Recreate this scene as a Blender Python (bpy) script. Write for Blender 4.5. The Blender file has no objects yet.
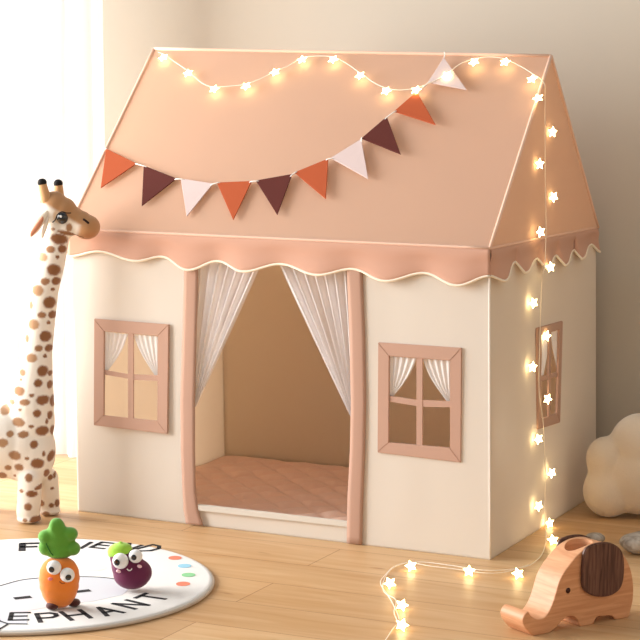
import bpy, bmesh, math, random
from mathutils import Vector, Matrix, noise
random.seed(7)
sc = bpy.context.scene
C = sc.collection

# ------------------------------------------------------------------ camera
F_PX, PITCH, ROLL, YAW = 2045.852, 0.1253856, 0.0050553, -0.4424462
CAM = Vector((2.96258779, -4.69822292, 1.23065402))
fwd = Vector((math.sin(YAW)*math.cos(PITCH), math.cos(YAW)*math.cos(PITCH), -math.sin(PITCH)))
rt0 = Vector((math.cos(YAW), -math.sin(YAW), 0)); up0 = rt0.cross(fwd)
rt = rt0*math.cos(ROLL) + up0*math.sin(ROLL)
up = -rt0*math.sin(ROLL) + up0*math.cos(ROLL)
cd = bpy.data.cameras.new('camera'); cam = bpy.data.objects.new('camera', cd); C.objects.link(cam)
cd.sensor_width = 36; cd.lens = F_PX/640*36; cd.clip_start = .05
M = Matrix((( rt.x, up.x, -fwd.x, CAM.x), (rt.y, up.y, -fwd.y, CAM.y), (rt.z, up.z, -fwd.z, CAM.z), (0,0,0,1)))
cam.matrix_world = M
sc.camera = cam
ER = Vector((math.cos(YAW), -math.sin(YAW), 0))      # horizontal, across the view
EF = Vector((math.sin(YAW), math.cos(YAW), 0))       # horizontal, away from the viewer

# ------------------------------------------------------------------ light
sc.view_settings.view_transform = 'Standard'; sc.view_settings.look = 'None'
sc.view_settings.gamma = 1; sc.view_settings.exposure = -0.05
w = bpy.data.worlds.new('world'); sc.world = w; w.use_nodes = True
bg = w.node_tree.nodes['Background']; bg.inputs[0].default_value = (.88, .94, 1.0, 1); bg.inputs[1].default_value = .58

def area(name, loc, target, sx, sy, power, col):
    l = bpy.data.lights.new(name, 'AREA'); l.shape = 'RECTANGLE'; l.size = sx; l.size_y = sy
    l.energy = power; l.color = col
    o = bpy.data.objects.new(name, l); C.objects.link(o); o.location = loc
    d = Vector(target)-Vector(loc); o.rotation_euler = d.to_track_quat('-Z', 'Y').to_euler()
    return o
area('key_daylight_left', (-2.75, -1.1, 1.4), (0.3, -.35, .6), 3.5, 2.1, 400, (1, .985, .97))  # key light from the left, placed in the added unseen window
area('curtain_daylight', (-1.25, 1.9, 1.3), (-1.15, .6, 1.2), 2.1, 2.4, 24, (1, .99, .97))

# ------------------------------------------------------------------ helpers
def ray(px, py):
    return (fwd*F_PX + rt*(px-320) - up*(py-320)).normalized()
def hit(px, py, pt, n):
    d = ray(px, py); n = Vector(n); t = (Vector(pt)-CAM).dot(n)/d.dot(n); return CAM + d*t
def flr(px, py, z=0): return hit(px, py, (0,0,z), (0,0,1))
def lin(c):
    r = []
    for v in c[:3]:
        v /= 255; r.append(v/12.92 if v <= .04045 else ((v+.055)/1.055)**2.4)
    return (*r, 1)

def mat(name, col, rough=.8, sheen=0, bump=None, trans=0, spec=.3, tcol=None, coat=0):
    m = bpy.data.materials.new(name); m.use_nodes = True; nt = m.node_tree; b = nt.nodes['Principled BSDF']
    b.inputs['Base Color'].default_value = lin(col); b.inputs['Roughness'].default_value = rough
    b.inputs['Specular IOR Level'].default_value = spec; b.inputs['Sheen Weight'].default_value = sheen
    b.inputs['Coat Weight'].default_value = coat
    if bump:
        kind, scale, strength, dist = bump
        tc = nt.nodes.new('ShaderNodeTexCoord')
        if kind == 'noise':
            t = nt.nodes.new('ShaderNodeTexNoise'); t.inputs['Scale'].default_value = scale; t.inputs['Detail'].default_value = 4; out = t.outputs['Fac']
        else:
            t = nt.nodes.new('ShaderNodeTexVoronoi'); t.inputs['Scale'].default_value = scale; out = t.outputs['Distance']
        nt.links.new(tc.outputs['Object'], t.inputs['Vector'])
        bp = nt.nodes.new('ShaderNodeBump'); bp.inputs['Strength'].default_value = strength; bp.inputs['Distance'].default_value = dist
        nt.links.new(out, bp.inputs['Height']); nt.links.new(bp.outputs[0], b.inputs['Normal'])
    if trans:
        t = nt.nodes.new('ShaderNodeBsdfTranslucent'); t.inputs[0].default_value = lin(tcol or col)
        mx = nt.nodes.new('ShaderNodeMixShader'); mx.inputs[0].default_value = trans
        nt.links.new(b.outputs[0], mx.inputs[1]); nt.links.new(t.outputs[0], mx.inputs[2])
        nt.links.new(mx.outputs[0], nt.nodes['Material Output'].inputs[0])
    return m

def vmat(name, rough=.85, sheen=.2, bump=None, spec=.2, coat=0):
    """material whose colour comes from the mesh's painted colour pattern"""
    m = mat(name, (255,255,255), rough, sheen, bump, spec=spec, coat=coat); nt = m.node_tree
    a = nt.nodes.new('ShaderNodeVertexColor'); a.layer_name = 'pattern'
    nt.links.new(a.outputs[0], nt.nodes['Principled BSDF'].inputs['Base Color'])
    return m

def obj(name, bm, m, parent=None, smooth=True, loc=None):
    if isinstance(bm, bmesh.types.BMesh):
        me = bpy.data.meshes.new(name); bm.to_mesh(me); bm.free()
    else: me = bm
    for p in me.polygons: p.use_smooth = smooth
    o = bpy.data.objects.new(name, me); C.objects.link(o)
    for k in (m if isinstance(m, (list, tuple)) else [m]): me.materials.append(k)
    if parent:
        o.parent = parent
        o.matrix_parent_inverse = wm(parent).inverted()
    return o
def wm(o):
    mm = o.matrix_basis.copy()
    while o.parent:
        mm = o.parent.matrix_basis @ o.matrix_parent_inverse @ mm if False else wm(o.parent) @ o.matrix_parent_inverse @ mm
        break
    return mm
def thing(name, label, cat, loc=(0,0,0), group=None):
    o = bpy.data.objects.new(name, None); C.objects.link(o); o.empty_display_size = .05
    o.location = loc; o['label'] = label; o['category'] = cat
    if group: o['group'] = group
    return o
def tag(o, label, cat, group=None):
    o['label'] = label; o['category'] = cat
    if group: o['group'] = group
    return o
def struct(name, bm, m, smooth=False):
    o = obj(name, bm, m, None, smooth); o['kind'] = 'structure'; return o

def box(bm, a, b):
    a, b = Vector(a), Vector(b)
    mt = Matrix.Translation((a+b)/2) @ Matrix.Diagonal((*(b-a), 1))
    return bmesh.ops.create_cube(bm, size=1, matrix=mt)['verts']
def ell(bm, c, r, rot=None, seg=24):
    mt = Matrix.Translation(c) @ (rot.to_4x4() if rot else Matrix()) @ Matrix.Diagonal((*r, 1))
    bmesh.ops.create_uvsphere(bm, u_segments=seg, v_segments=seg*2//3, radius=1, matrix=mt)
def capsule(bm, a, b, ra, rb, n=8):
    a, b = Vector(a), Vector(b)
    k = max(2, int((b-a).length/(min(ra, rb)*.35)))
    for i in range(k+1):
        t = i/k; r = ra+(rb-ra)*t; ell(bm, a.lerp(b, t), (r, r, r), seg=18)
def catmull(P, n=6):
    P = [Vector(p) for p in P]; out = []
    for i in range(len(P)-1):
        p0 = P[max(i-1, 0)]; p1 = P[i]; p2 = P[i+1]; p3 = P[min(i+2, len(P)-1)]
        for k in range(n):
            t = k/n
            out.append(.5*((2*p1)+(p2-p0)*t+(2*p0-5*p1+4*p2-p3)*t*t+(3*p1-p0-3*p2+p3)*t**3))
    out.append(P[-1]); return out
def tube(bm, P, r, seg=8):
    P = [Vector(p) for p in P]; rings = []
    n = None
    for i, p in enumerate(P):
        t = (P[min(i+1, len(P)-1)]-P[max(i-1, 0)]).normalized()
        if n is None: n = t.orthogonal().normalized()
        n = (n - t*n.dot(t)).normalized(); b = t.cross(n)
        rr = r[i] if isinstance(r, (list, tuple)) else r
        rings.append([bm.verts.new(p+(n*math.cos(2*math.pi*k/seg)+b*math.sin(2*math.pi*k/seg))*rr) for k in range(seg)])
    for a, b2 in zip(rings, rings[1:]):
        for k in range(seg): bm.faces.new((a[k], a[(k+1) % seg], b2[(k+1) % seg], b2[k]))
    bm.faces.new(rings[0][::-1]); bm.faces.new(rings[-1])
def prism(bm, poly, vec):
    """solid between a polygon and its copy moved by vec"""
    vec = Vector(vec)
    a = [bm.verts.new(Vector(p)) for p in poly]; b = [bm.verts.new(Vector(p)+vec) for p in poly]
    n = len(a); bm.faces.new(a); bm.faces.new(b[::-1])
    for i in range(n): bm.faces.new((a[(i+1) % n], a[i], b[i], b[(i+1) % n]))
    bmesh.ops.recalc_face_normals(bm, faces=bm.faces[:])
def bake(o):
    dg = bpy.context.evaluated_depsgraph_get(); dg.update()
    me = bpy.data.meshes.new_from_object(o.evaluated_get(dg)); o.modifiers.clear(); o.data = me
    for p in me.polygons: p.use_smooth = True
    return o
def blob(name, bm, m, parent, voxel=.004, smooth=8):
    o = obj(name, bm, m, parent)
    r = o.modifiers.new('r', 'REMESH'); r.mode = 'VOXEL'; r.voxel_size = voxel
    s = o.modifiers.new('s', 'SMOOTH'); s.iterations = smooth; s.factor = .5
    return bake(o)
def paint(o, fn):
    me = o.data; ca = me.color_attributes.new('pattern', 'FLOAT_COLOR', 'POINT')
    for v in me.vertices: ca.data[v.index].color = fn(v.co)
def mixc(a, b, t):
    t = min(1, max(0, t)); return tuple(a[i]*(1-t)+b[i]*t for i in range(4))
def sstep(a, b, x):
    t = min(1, max(0, (x-a)/(b-a))); return t*t*(3-2*t)
def inpoly(x, y, P):
    r = False
    for i in range(len(P)):
        (x1, y1), (x2, y2) = P[i], P[i-1]
        if (y1 > y) != (y2 > y) and x < (x2-x1)*(y-y1)/(y2-y1)+x1: r = not r
    return r

# ------------------------------------------------------------------ room
def wood_floor():
    m = mat('oak_planks', (222,180,130), .42, spec=.35); nt = m.node_tree; N = nt.nodes; L = nt.links; b = N['Principled BSDF']
    tc = N.new('ShaderNodeTexCoord')
    br = N.new('ShaderNodeTexBrick'); br.inputs['Scale'].default_value = 1; br.inputs['Brick Width'].default_value = 1.25
    br.inputs['Row Height'].default_value = .19; br.inputs['Mortar Size'].default_value = .0012; br.inputs['Mortar Smooth'].default_value = .3
    br.offset = .37; br.inputs['Color1'].default_value = lin((216,180,136)); br.inputs['Color2'].default_value = lin((204,166,122)); br.inputs['Mortar'].default_value = lin((150,104,66))
    mp0 = N.new('ShaderNodeMapping'); mp0.inputs['Location'].default_value = (.42, .07, 0)
    L.new(tc.outputs['Object'], mp0.inputs[0]); L.new(mp0.outputs[0], br.inputs[0])
    mp = N.new('ShaderNodeMapping'); mp.inputs['Scale'].default_value = (1.1, 11, 1); L.new(tc.outputs['Object'], mp.inputs[0])
    n1 = N.new('ShaderNodeTexNoise'); n1.inputs['Scale'].default_value = 2.2; n1.inputs['Detail'].default_value = 7; n1.inputs['Distortion'].default_value = 1.2
    L.new(mp.outputs[0], n1.inputs[0])
    rp = N.new('ShaderNodeValToRGB'); rp.color_ramp.elements[0].position = .3; rp.color_ramp.elements[1].position = .72
    rp.color_ramp.elements[0].color = lin((236,222,204)); rp.color_ramp.elements[1].color = (1,1,1,1); L.new(n1.outputs['Fac'], rp.inputs[0])
    mx = N.new('ShaderNodeMix'); mx.data_type = 'RGBA'; mx.blend_type = 'MULTIPLY'; mx.inputs[0].default_value = 1
    L.new(br.outputs[0], mx.inputs[6]); L.new(rp.outputs[0], mx.inputs[7])
    # knots
    mp2 = N.new('ShaderNodeMapping'); mp2.inputs['Scale'].default_value = (1.7, 5.5, 1); L.new(tc.outputs['Object'], mp2.inputs[0])
    n2 = N.new('ShaderNodeTexNoise'); n2.inputs['Scale'].default_value = 3.3; n2.inputs['Detail'].default_value = 2; L.new(mp2.outputs[0], n2.inputs[0])
    r2 = N.new('ShaderNodeValToRGB'); r2.color_ramp.elements[0].position = .7; r2.color_ramp.elements[1].position = .82
    r2.color_ramp.elements[0].color = (1,1,1,1); r2.color_ramp.elements[1].color = lin((190,150,112)); L.new(n2.outputs['Fac'], r2.inputs[0])
    mx2 = N.new('ShaderNodeMix'); mx2.data_type = 'RGBA'; mx2.blend_type = 'MULTIPLY'; mx2.inputs[0].default_value = 1
    L.new(mx.outputs[2], mx2.inputs[6]); L.new(r2.outputs[0], mx2.inputs[7]); L.new(mx2.outputs[2], b.inputs['Base Color'])
    bp = N.new('ShaderNodeBump'); bp.inputs['Strength'].default_value = .15; bp.inputs['Distance'].default_value = .002
    L.new(n1.outputs['Fac'], bp.inputs['Height']); L.new(bp.outputs[0], b.inputs['Normal'])
    return m
WALLY = .96
bm = bmesh.new(); box(bm, (-2.6, -6.5, -.06), (3.4, WALLY+.12, 0)); struct('floor', bm, wood_floor())
paintm = mat('wall_paint', (198,188,172), .9, bump=('noise', 60, .05, .002))
bm = bmesh.new()
box(bm, (-2.6, WALLY, 0), (-2.1, WALLY+.12, 3)); box(bm, (-.53, WALLY, 0), (3.4, WALLY+.12, 3)); box(bm, (-2.1, WALLY, 2.6), (-.53, WALLY+.12, 3))
struct('wall_back', bm, paintm)
bm = bmesh.new()
box(bm, (-2.72, -6.5, 0), (-2.6, -3.2, 3)); box(bm, (-2.72, .8, 0), (-2.6, WALLY+.12, 3))
box(bm, (-2.72, -3.2, 2.6), (-2.6, .8, 3)); box(bm, (-2.72, -3.2, 0), (-2.6, .8, .3)); struct('wall_left', bm, paintm)
bm = bmesh.new(); box(bm, (3.4, -6.5, 0), (3.52, WALLY+.12, 3)); struct('wall_right_blocker', bm, paintm)  # unseen wall, added to block world light from the right
whitem = mat('white_trim', (240,238,232), .5)
def window_struct(name, rects):
    bm = bmesh.new()
    for a, b in rects: box(bm, a, b)
    return struct(name, bm, whitem)
window_struct('window_1', [((-2.1, WALLY+.03, 0), (-2.04, WALLY+.09, 2.6)), ((-.56, WALLY+.03, 0), (-.53, WALLY+.09, 2.6)), ((-2.04, WALLY+.03, 2.54), (-.56, WALLY+.09, 2.6)), ((-2.04, WALLY+.03, 0), (-.56, WALLY+.09, .06))])
window_struct('window_left_added', [((-2.69, -3.2, .3), (-2.63, -3.14, 2.6)), ((-2.69, .74, .3), (-2.63, .8, 2.6)), ((-2.69, -3.14, 2.54), (-2.63, .74, 2.6)), ((-2.69, -3.14, .3), (-2.63, .74, .36))])  # unseen window, added to hold the key light on the left

# sheer floor-length curtain in front of the back window
def sheer(name, col, lo, hi, uscale, trans=.55):
    m = bpy.data.materials.new(name); m.use_nodes = True; nt = m.node_tree; N = nt.nodes; L = nt.links; N.remove(N['Principled BSDF'])
    d = N.new('ShaderNodeBsdfDiffuse'); d.inputs[0].default_value = lin(col)
    t = N.new('ShaderNodeBsdfTranslucent'); t.inputs[0].default_value = lin(col)
    a = N.new('ShaderNodeMixShader'); a.inputs[0].default_value = trans; L.new(d.outputs[0], a.inputs[1]); L.new(t.outputs[0], a.inputs[2])
    tr = N.new('ShaderNodeBsdfTransparent'); b = N.new('ShaderNodeMixShader')
    uv = N.new('ShaderNodeUVMap'); mp = N.new('ShaderNodeMapping'); mp.inputs['Scale'].default_value = (uscale, .6, 1)
    n = N.new('ShaderNodeTexNoise'); n.inputs['Scale'].default_value = 1; n.inputs['Detail'].default_value = 3
    r = N.new('ShaderNodeMapRange'); r.inputs[1].default_value = .35; r.inputs[2].default_value = .65; r.inputs[3].default_value = lo; r.inputs[4].default_value = hi
    L.new(uv.outputs[0], mp.inputs[0]); L.new(mp.outputs[0], n.inputs[0]); L.new(n.outputs['Fac'], r.inputs[0]); L.new(r.outputs[0], b.inputs[0])
    L.new(tr.outputs[0], b.inputs[1]); L.new(a.outputs[0], b.inputs[2]); L.new(b.outputs[0], N['Material Output'].inputs[0])
    return m
cy_ = .66
xe = hit(105, 150, (0, cy_, 0), (0, 1, 0)).x
bm = bmesh.new(); uvl = bm.loops.layers.uv.new('UVMap')
nx, nz = 260, 12; x0 = -2.2
vs = [[bm.verts.new((x0+(xe-x0)*i/nx, cy_+.022*math.sin(i/nx*2*math.pi*21)+.012*math.sin(i/nx*2*math.pi*7.3+z*.3), .006+2.75*z/nz)) for z in range(nz+1)] for i in range(nx+1)]
for i in range(nx):
    for z in range(nz):
        f = bm.faces.new((vs[i][z], vs[i+1][z], vs[i+1][z+1], vs[i][z+1]))
        for l, (a, b) in zip(f.loops, ((i, z), (i+1, z), (i+1, z+1), (i, z+1))): l[uvl].uv = (a/nx, b/nz)
o = obj('window_curtain', bm, sheer('voile', (252,252,252), .9, .97, 30, .6)); tag(o, 'white floor-length sheer curtain hanging left of the play tent', 'curtain')

# ------------------------------------------------------------------ play tent
tent = thing('play_tent', 'large cream fabric playhouse tent with peach gabled roof and scalloped edge', 'play tent', (.6, .43, 0))
cream = mat('cream_canvas', (236,229,217), .9, sheen=.1, bump=('noise', 900, .15, .0006), trans=.22)
seam_c = mat('cream_seam', (244,236,226), .9)
seam_p = mat('peach_seam', (238,198,174), .9)
lining = mat('tan_lining', (250,236,216), .9, bump=('noise', 900, .1, .0005), trans=.65)
peach = mat('peach_canvas', (232,194,170), .9, sheen=.1, bump=('noise', 900, .15, .0006), trans=.52, tcol=(252,236,220))
peachin = mat('peach_inside', (246,230,214), .9, trans=.75, tcol=(250,238,226))
valm = mat('deep_peach_canvas', (216,168,144), .9, sheen=.1, bump=('noise', 900, .15, .0006), trans=.1)
pink = mat('dusty_pink_canvas', (190,152,132), .9, sheen=.1, bump=('noise', 900, .15, .0006))
pinkin = mat('window_trim_canvas', (196,158,138), .9, sheen=.1, bump=('noise', 900, .15, .0006))
piping = mat('cream_piping', (250,236,214), .8)
B = [Vector(v) for v in ((-.004, .012, 0), (1.212, -.005, 0), (1.206, .873, 0), (0, .862, 0))]
T = [Vector(v) for v in ((-.0096, 0, .7796), (1.1959, 0, .7803), (1.2, .8367, .7719), (-.006, .85, .775))]
RL = Vector((.0049, .4272, 1.2655)); RR = Vector((1.198, .4272, 1.2496))

def quad_panel(name, c, nu, nv, mats, holes=(), axis='x', wr=.0025, seed=0, thick=.003, parent=tent, fixed=True, wscale=(3.2, 1.6)):
    """c: 4 corners bottom-left, bottom-right, top-right, top-left seen from outside"""
    bm = bmesh.new(); n = (c[1]-c[0]).cross(c[3]-c[0]).normalized()
    V = {}
    for i in range(nu+1):
        for j in range(nv+1):
            u, v = i/nu, j/nv
            p = c[0].lerp(c[1], u).lerp(c[3].lerp(c[2], u), v)
            e = min(1, 8*min(u, 1-u, v, 1-v)) if fixed else 1
            h = noise.noise(Vector((p.x*wscale[0]+p.y*wscale[0]+seed, p.z*wscale[1], seed)))*wr*2
            h += noise.noise(Vector((p.x*11+p.y*11+seed, p.z*4, seed+5)))*wr*.5
            V[i, j] = bm.verts.new(p+n*h*e)
    for i in range(nu):
        for j in range(nv):
            q = [V[i, j], V[i+1, j], V[i+1, j+1], V[i, j+1]]
            m = sum((x.co for x in q), Vector())/4
            a = m.x if axis == 'x' else m.y
            if any(inpoly(a, m.z, h) for h in holes): continue
            bm.faces.new(q)
    for v in [v for v in bm.verts if not v.link_faces]: bm.verts.remove(v)
    o = obj(name, bm, mats, parent)
    s = o.modifiers.new('s', 'SOLIDIFY'); s.thickness = thick; s.offset = -1; s.material_offset = 1 if len(mats) > 1 else 0
    return o
FP = (Vector((0, -.003, 0)), Vector((0, 1, 0)))                       # front face plane
SP = (Vector((1.212, 0, 0)), Vector((1, 0, 0)))                       # side face plane
def onf(px, py, off=0): return hit(px, py, FP[0]+Vector((0, -off, 0)), FP[1])
def ons(px, py, off=0): return hit(px, py, Vector((1.206+off, 0, 0)), SP[1])
def grow(q, k):
    c = sum((Vector(p) for p in q), Vector((0, 0)))/len(q); return [tuple(c+(Vector(p)-c)*k) for p in q]
WIN = {
 'left': dict(o=[(94,318.7),(168.6,324.6),(167.2,434),(93.5,425.3)], i=[(104,331.3),(157.7,336),(157,421),(103.7,415.6)],
    v=[(128,333),(133.3,333.8),(133.3,419),(128,418)], h=[[(103.5,370),(128.5,374.5),(128.5,378.8),(103.5,374.5)], [(133,374.5),(158,375.5),(158,381),(133,380)]],
    c=[[(104,331.5),(128.2,334.2),(105,371)], [(158,336.5),(133.2,334.2),(158,376)]]),
 'right': dict(o=[(378,342.4),(461.3,348),(460.7,462.6),(377.4,452.5)], i=[(389,356),(450,360.7),(449.7,448),(388.6,442.6)],
    v=[(416.4,357.5),(422.3,358),(422.3,446),(416.4,445.5)], h=[[(388.5,395.7),(416.6,400),(416.6,406),(388.5,401.4)], [(422,400),(450.3,401.4),(450.3,407.3),(422,406.7)]],
    c=[[(388.8,356),(416.6,358.5),(390,396.5)], [(450.2,360.5),(422,358.5),(450.2,402)]]),
 'side': dict(o=[(538,328),(563,321),(560.3,422.5),(538.3,429.5)], i=[(541.5,335),(560,329.5),(557.5,413.5),(541.5,419)],
    v=[(549,332),(551.3,331.5),(550.3,417),(548.3,417.5)], h=[[(541,377),(549.2,374.8),(549.2,379),(541,381.3)], [(550.5,374.5),(560,371.5),(559.5,375.8),(550.5,378.6)]],
    c=[[(541.5,335),(549.2,332.5),(542,375)], [(559.8,330),(550.5,332.3),(558.8,371)]]),
}
door = [(191.5,262),(354,264),(358,400),(354,521.3),(192,506.5),(188,400)]
holeF = [[(p.x, p.z) for p in (onf(*q) for q in P)] for P in (grow(WIN['left']['i'], 1.06), grow(WIN['right']['i'], 1.06))]
dpts = [onf(*q) for q in door]; dh = [(p.x, p.z) for p in dpts]
sz = (dh[3][1]+dh[4][1])/2; dh[3] = (dh[3][0], sz); dh[4] = (dh[4][0], sz)
holeS = [[(p.y, p.z) for p in (ons(*q) for q in grow(WIN['side']['i'], 1.08))]]
ft = lambda v: Vector((v.x, v.y, v.z-.004))
quad_panel('front_panel', [B[0], B[1], ft(T[1]), ft(T[0])], 240, 160, [cream, lining], holeF+[dh], 'x', seed=1)
quad_panel('side_panel', [B[1], B[2], ft(T[2]), ft(T[1])], 170, 160, [cream, lining], holeS, 'y', seed=4)
quad_panel('back_panel', [B[2], B[3], ft(T[3]), ft(T[2])], 60, 40, [cream, lining], (), 'x', seed=8)
quad_panel('side_panel', [B[3], B[0], ft(T[0]), ft(T[3])], 60, 40, [cream, lining], (), 'y', seed=12)
# sill strip of the doorway (straight hem)
a, b = onf(196, 506.7, .003), onf(352, 521.4, .003); a.z = b.z = sz+.002
bm = bmesh.new(); prism(bm, [a, b, b+Vector((0,0,-.014)), a+Vector((0,0,-.014))], (0, .006, 0)); obj('door_sill', bm, cream, tent, False)

# roof (four faces, one cloth)
roof_e = bpy.data.objects.new('roof', bpy.data.meshes.new('roof'))
bm = bmesh.new()
O_ = .006
Tn = [T[0]+Vector((-O_,-O_,0)), T[1]+Vector((O_*.6,-O_,0)), T[2]+Vector((O_*.6,O_,0)), T[3]+Vector((-O_,O_,0))]
def rgrid(c, nu, nv, seed, sag):
    n = (c[1]-c[0]).cross(c[3]-c[0]).normalized(); V = {}
    for j in range(nv+1):
        for i in range(nu+1):
            u, v = i/nu, j/nv; p = c[0].lerp(c[1], u).lerp(c[3].lerp(c[2], u), v)
            e = (16*u*(1-u)*v*(1-v))
            h = (-sag + .003*noise.noise(Vector((p.x*3+seed, p.y*3, p.z*2))))*min(1, e*1.2)
            V[i, j] = bm.verts.new(p+n*h)
    for i in range(nu):
        for j in range(nv):
            q = [V[i, j], V[i+1, j], V[i+1, j+1], V[i, j+1]]
            bm.faces.new(q)
rgrid([Tn[0], Tn[1], RR, RL], 80, 40, 0, .004)
rgrid([Tn[2], Tn[3], RL, RR], 60, 30, 5, .004)
rgrid([Tn[1], Tn[2], RR, RR], 30, 30, 9, .003)
rgrid([Tn[3], Tn[0], RL, RL], 30, 30, 3, .003)
bmesh.ops.remove_doubles(bm, verts=bm.verts, dist=.0005)
roof = obj('roof', bm, [peach, peachin], tent); s = roof.modifiers.new('s', 'SOLIDIFY'); s.thickness = .003; s.offset = -1; s.material_offset = 1
es = roof.modifiers.new('e', 'EDGE_SPLIT'); es.split_angle = math.radians(25)
for nm, pts in (('ridge_seam', [RL, RR]), ('roof_seam', [Tn[1], RR]), ('roof_seam', [Tn[2], RR]), ('roof_seam', [Tn[0], RL]), ('roof_seam', [Tn[3], RL])):
    bm = bmesh.new(); tube(bm, [pts[0].lerp(pts[1], k/8) for k in range(9)], .0048); obj(nm, bm, seam_p, roof)

# scalloped valance
def valance(name, P, N, knots, flare, top_n):
    """P(u,z)->point; knots: list of (u, z, out) extremes"""
    bm = bmesh.new(); us = []
    for (a, b) in zip(knots, knots[1:]):
        n = 10
        for k in range(n):
            t = (1-math.cos(math.pi*k/n))/2; u = a[0]+(b[0]-a[0])*k/n
            us.append((u, a[1]+(b[1]-a[1])*t, a[2]+(b[2]-a[2])*t))
    us.append(knots[-1]); rows = 8; V = []; edge = []
    for u, z, out in us:
        col = []
        for r in range(rows+1):
            t = r/rows; p = P(u, top_n(u)*(1-t)+z*t); bulge = .004*math.sin(math.pi*min(1, t*2.2))
            col.append(bm.verts.new(p+N*(bulge+out*t**1.5)))
        V.append(col); edge.append(col[-1].co.copy())
    for a, b in zip(V, V[1:]):
        for r in range(rows): bm.faces.new((a[r+1], b[r+1], b[r], a[r]))
    bmesh.ops.recalc_face_normals(bm, faces=bm.faces[:])
    o = obj(name, bm, [valm], tent); s = o.modifiers.new('s', 'SOLIDIFY'); s.thickness = .0025; s.offset = 0
    bm = bmesh.new(); tube(bm, edge, .0034, 8); obj('piping', bm, piping, o)
    tb = bmesh.new(); tube(tb, [P(us[0][0]+(us[-1][0]-us[0][0])*k/20, top_n(us[0][0]+(us[-1][0]-us[0][0])*k/20)) for k in range(21)], .0036, 8); obj('fold_seam', tb, seam_p, o)
    return o
off = .008
kf = []
ex = [(70.5,256.5,0),(99.5,251.5,0),(135.6,261,1),(162,256.6,0),(188,270,1),(218,261,0),(243,271.5,1),(281,264,0),(317,275,1),(352.6,269,0),(385,281,1),(424.5,273,0),(457,285.5,1),(488.5,276,0)]
for x, y, k in ex:
    out = .014*k; p = hit(x, y, (0, -off-out, 0), (0, 1, 0)); kf.append((p.x, p.z, out))
kf[0] = (Tn[0].x, kf[0][1], 0); kf[-1] = (Tn[1].x+.002, kf[-1][1], 0)
zf = lambda u: Tn[0].z + (Tn[1].z-Tn[0].z)*(u-Tn[0].x)/(Tn[1].x-Tn[0].x)
valance('valance', lambda u, z: Vector((u, -off, z)), Vector((0,-1,0)), kf, 0, zf)
sx = Tn[1].x
ks = [(-off, kf[-1][1], 0)]
for x, y, k in [(505,281,1),(515,261.8,0),(525.5,273,1),(537,258.5,0),(547.5,269,1),(556,255.5,0),(565.5,265.5,1),(574,250,0),(582,259,1),(591,244.5,0),(598,253.5,1)]:
    out = .022*k; p = hit(x, y, (sx+.002+out, 0, 0), (1, 0, 0)); ks.append((p.y, p.z, out))
print('side knots', [(round(a, 3), round(b, 3)) for a, b, c in ks])
ks[-1] = (Tn[2].y, ks[-1][1]-0.0, .01)
zs = lambda u: Tn[1].z + (Tn[2].z-Tn[1].z)*(u-Tn[1].y)/(Tn[2].y-Tn[1].y)
valance('valance', lambda u, z: Vector((sx+.002, u, z)), Vector((1,0,0)), ks, 0, zs)
def reg(a, b, n):
    r = [(a, .715, 0)]
    for k in range(n): r += [(a+(b-a)*(k+.5)/n, .69, .014), (a+(b-a)*(k+1)/n, .715, 0)]
    return r
valance('valance', lambda u, z: Vector((Tn[0].x-.002, u, z)), Vector((-1,0,0)), reg(-off, Tn[3].y, 6), 0, lambda u: .778)
valance('valance', lambda u, z: Vector((u, Tn[2].y+.002, z)), Vector((0,1,0)), reg(Tn[3].x, Tn[2].x, 7), 0, lambda u: .774)
# vertical corner seams on the walls
for a, b in ((B[1], T[1]),):
    bm = bmesh.new(); tube(bm, [a.lerp(b, .003+.99*k/6)+Vector((.0 if a.x > 1 else -.001,-.001,0)) for k in range(7)], .0026); obj('corner_seam', bm, seam_c, tent)

# door trims
def strip(rows, name):
    bm = bmesh.new(); V = []
    dense = []
    for (a, b) in zip(rows, rows[1:]):
        for k in range(6):
            t = k/6; dense.append(tuple(a[i]+(b[i]-a[i])*t for i in range(3)))
    dense.append(rows[-1])
    for y, xl, xr in dense:
        sl = .115*(xr-xl) if y > 300 else .05*(xr-xl)
        V.append([bm.verts.new(onf(xl+(xr-xl)*k/4, y+sl*k/4, .003+(.0012 if 0 < k < 4 else 0))) for k in range(5)])
    for a, b in zip(V, V[1:]):
        for k in range(4): bm.faces.new((a[k], b[k], b[k+1], a[k+1]))
    bmesh.ops.recalc_face_normals(bm, faces=bm.faces[:])
    o = obj(name, bm, pink, tent); s = o.modifiers.new('s', 'SOLIDIFY'); s.thickness = .0028; s.offset = -.5
strip([(258,184.5,198.5),(335,182.5,196.5),(400,180.5,194.8),(450,181,194.8),(490,182.5,195.6),(510,183.8,198.5),(523.6,186,203)], 'door_trim')
strip([(262,346.5,362),(335,349.5,365),(400,351,366),(450,350,365),(500,347.5,363),(543,346.7,362)], 'door_trim')

# tent windows
def tri_curtain(A, Bp, Cp, nrm, m, parent):
    bm = bmesh.new(); uvl = bm.loops.layers.uv.new('UVMap'); nu, nv = 22, 12; V = []
    for j in range(nv+1):
        v = j/nv; vv = v**.9; row = []
        for i in range(nu+1):
            u = i/nu
            top = A.lerp(Bp, u); bot = A.lerp(Cp, .94).lerp(Cp, 1) if False else Cp + (Bp-A)*(.10*u)
            p = top.lerp(bot, vv)
            p = p + (Bp-A)*0.10*math.sin(math.pi*vv)*u
            row.append(bm.verts.new(p + nrm*.0025*math.sin(u*2*math.pi*4.5)))
        V.append(row)
    for j in range(nv):
        for i in range(nu):
            f = bm.faces.new((V[j][i], V[j][i+1], V[j+1][i+1], V[j+1][i]))
            for l, (a, b) in zip(f.loops, ((i, j), (i+1, j), (i+1, j+1), (i, j+1))): l[uvl].uv = (a/nu, b/nv)
    return obj('curtain', bm, m, parent)
mini = sheer('mini_voile', (252,250,248), .86, .99, 9, .2)
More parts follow.
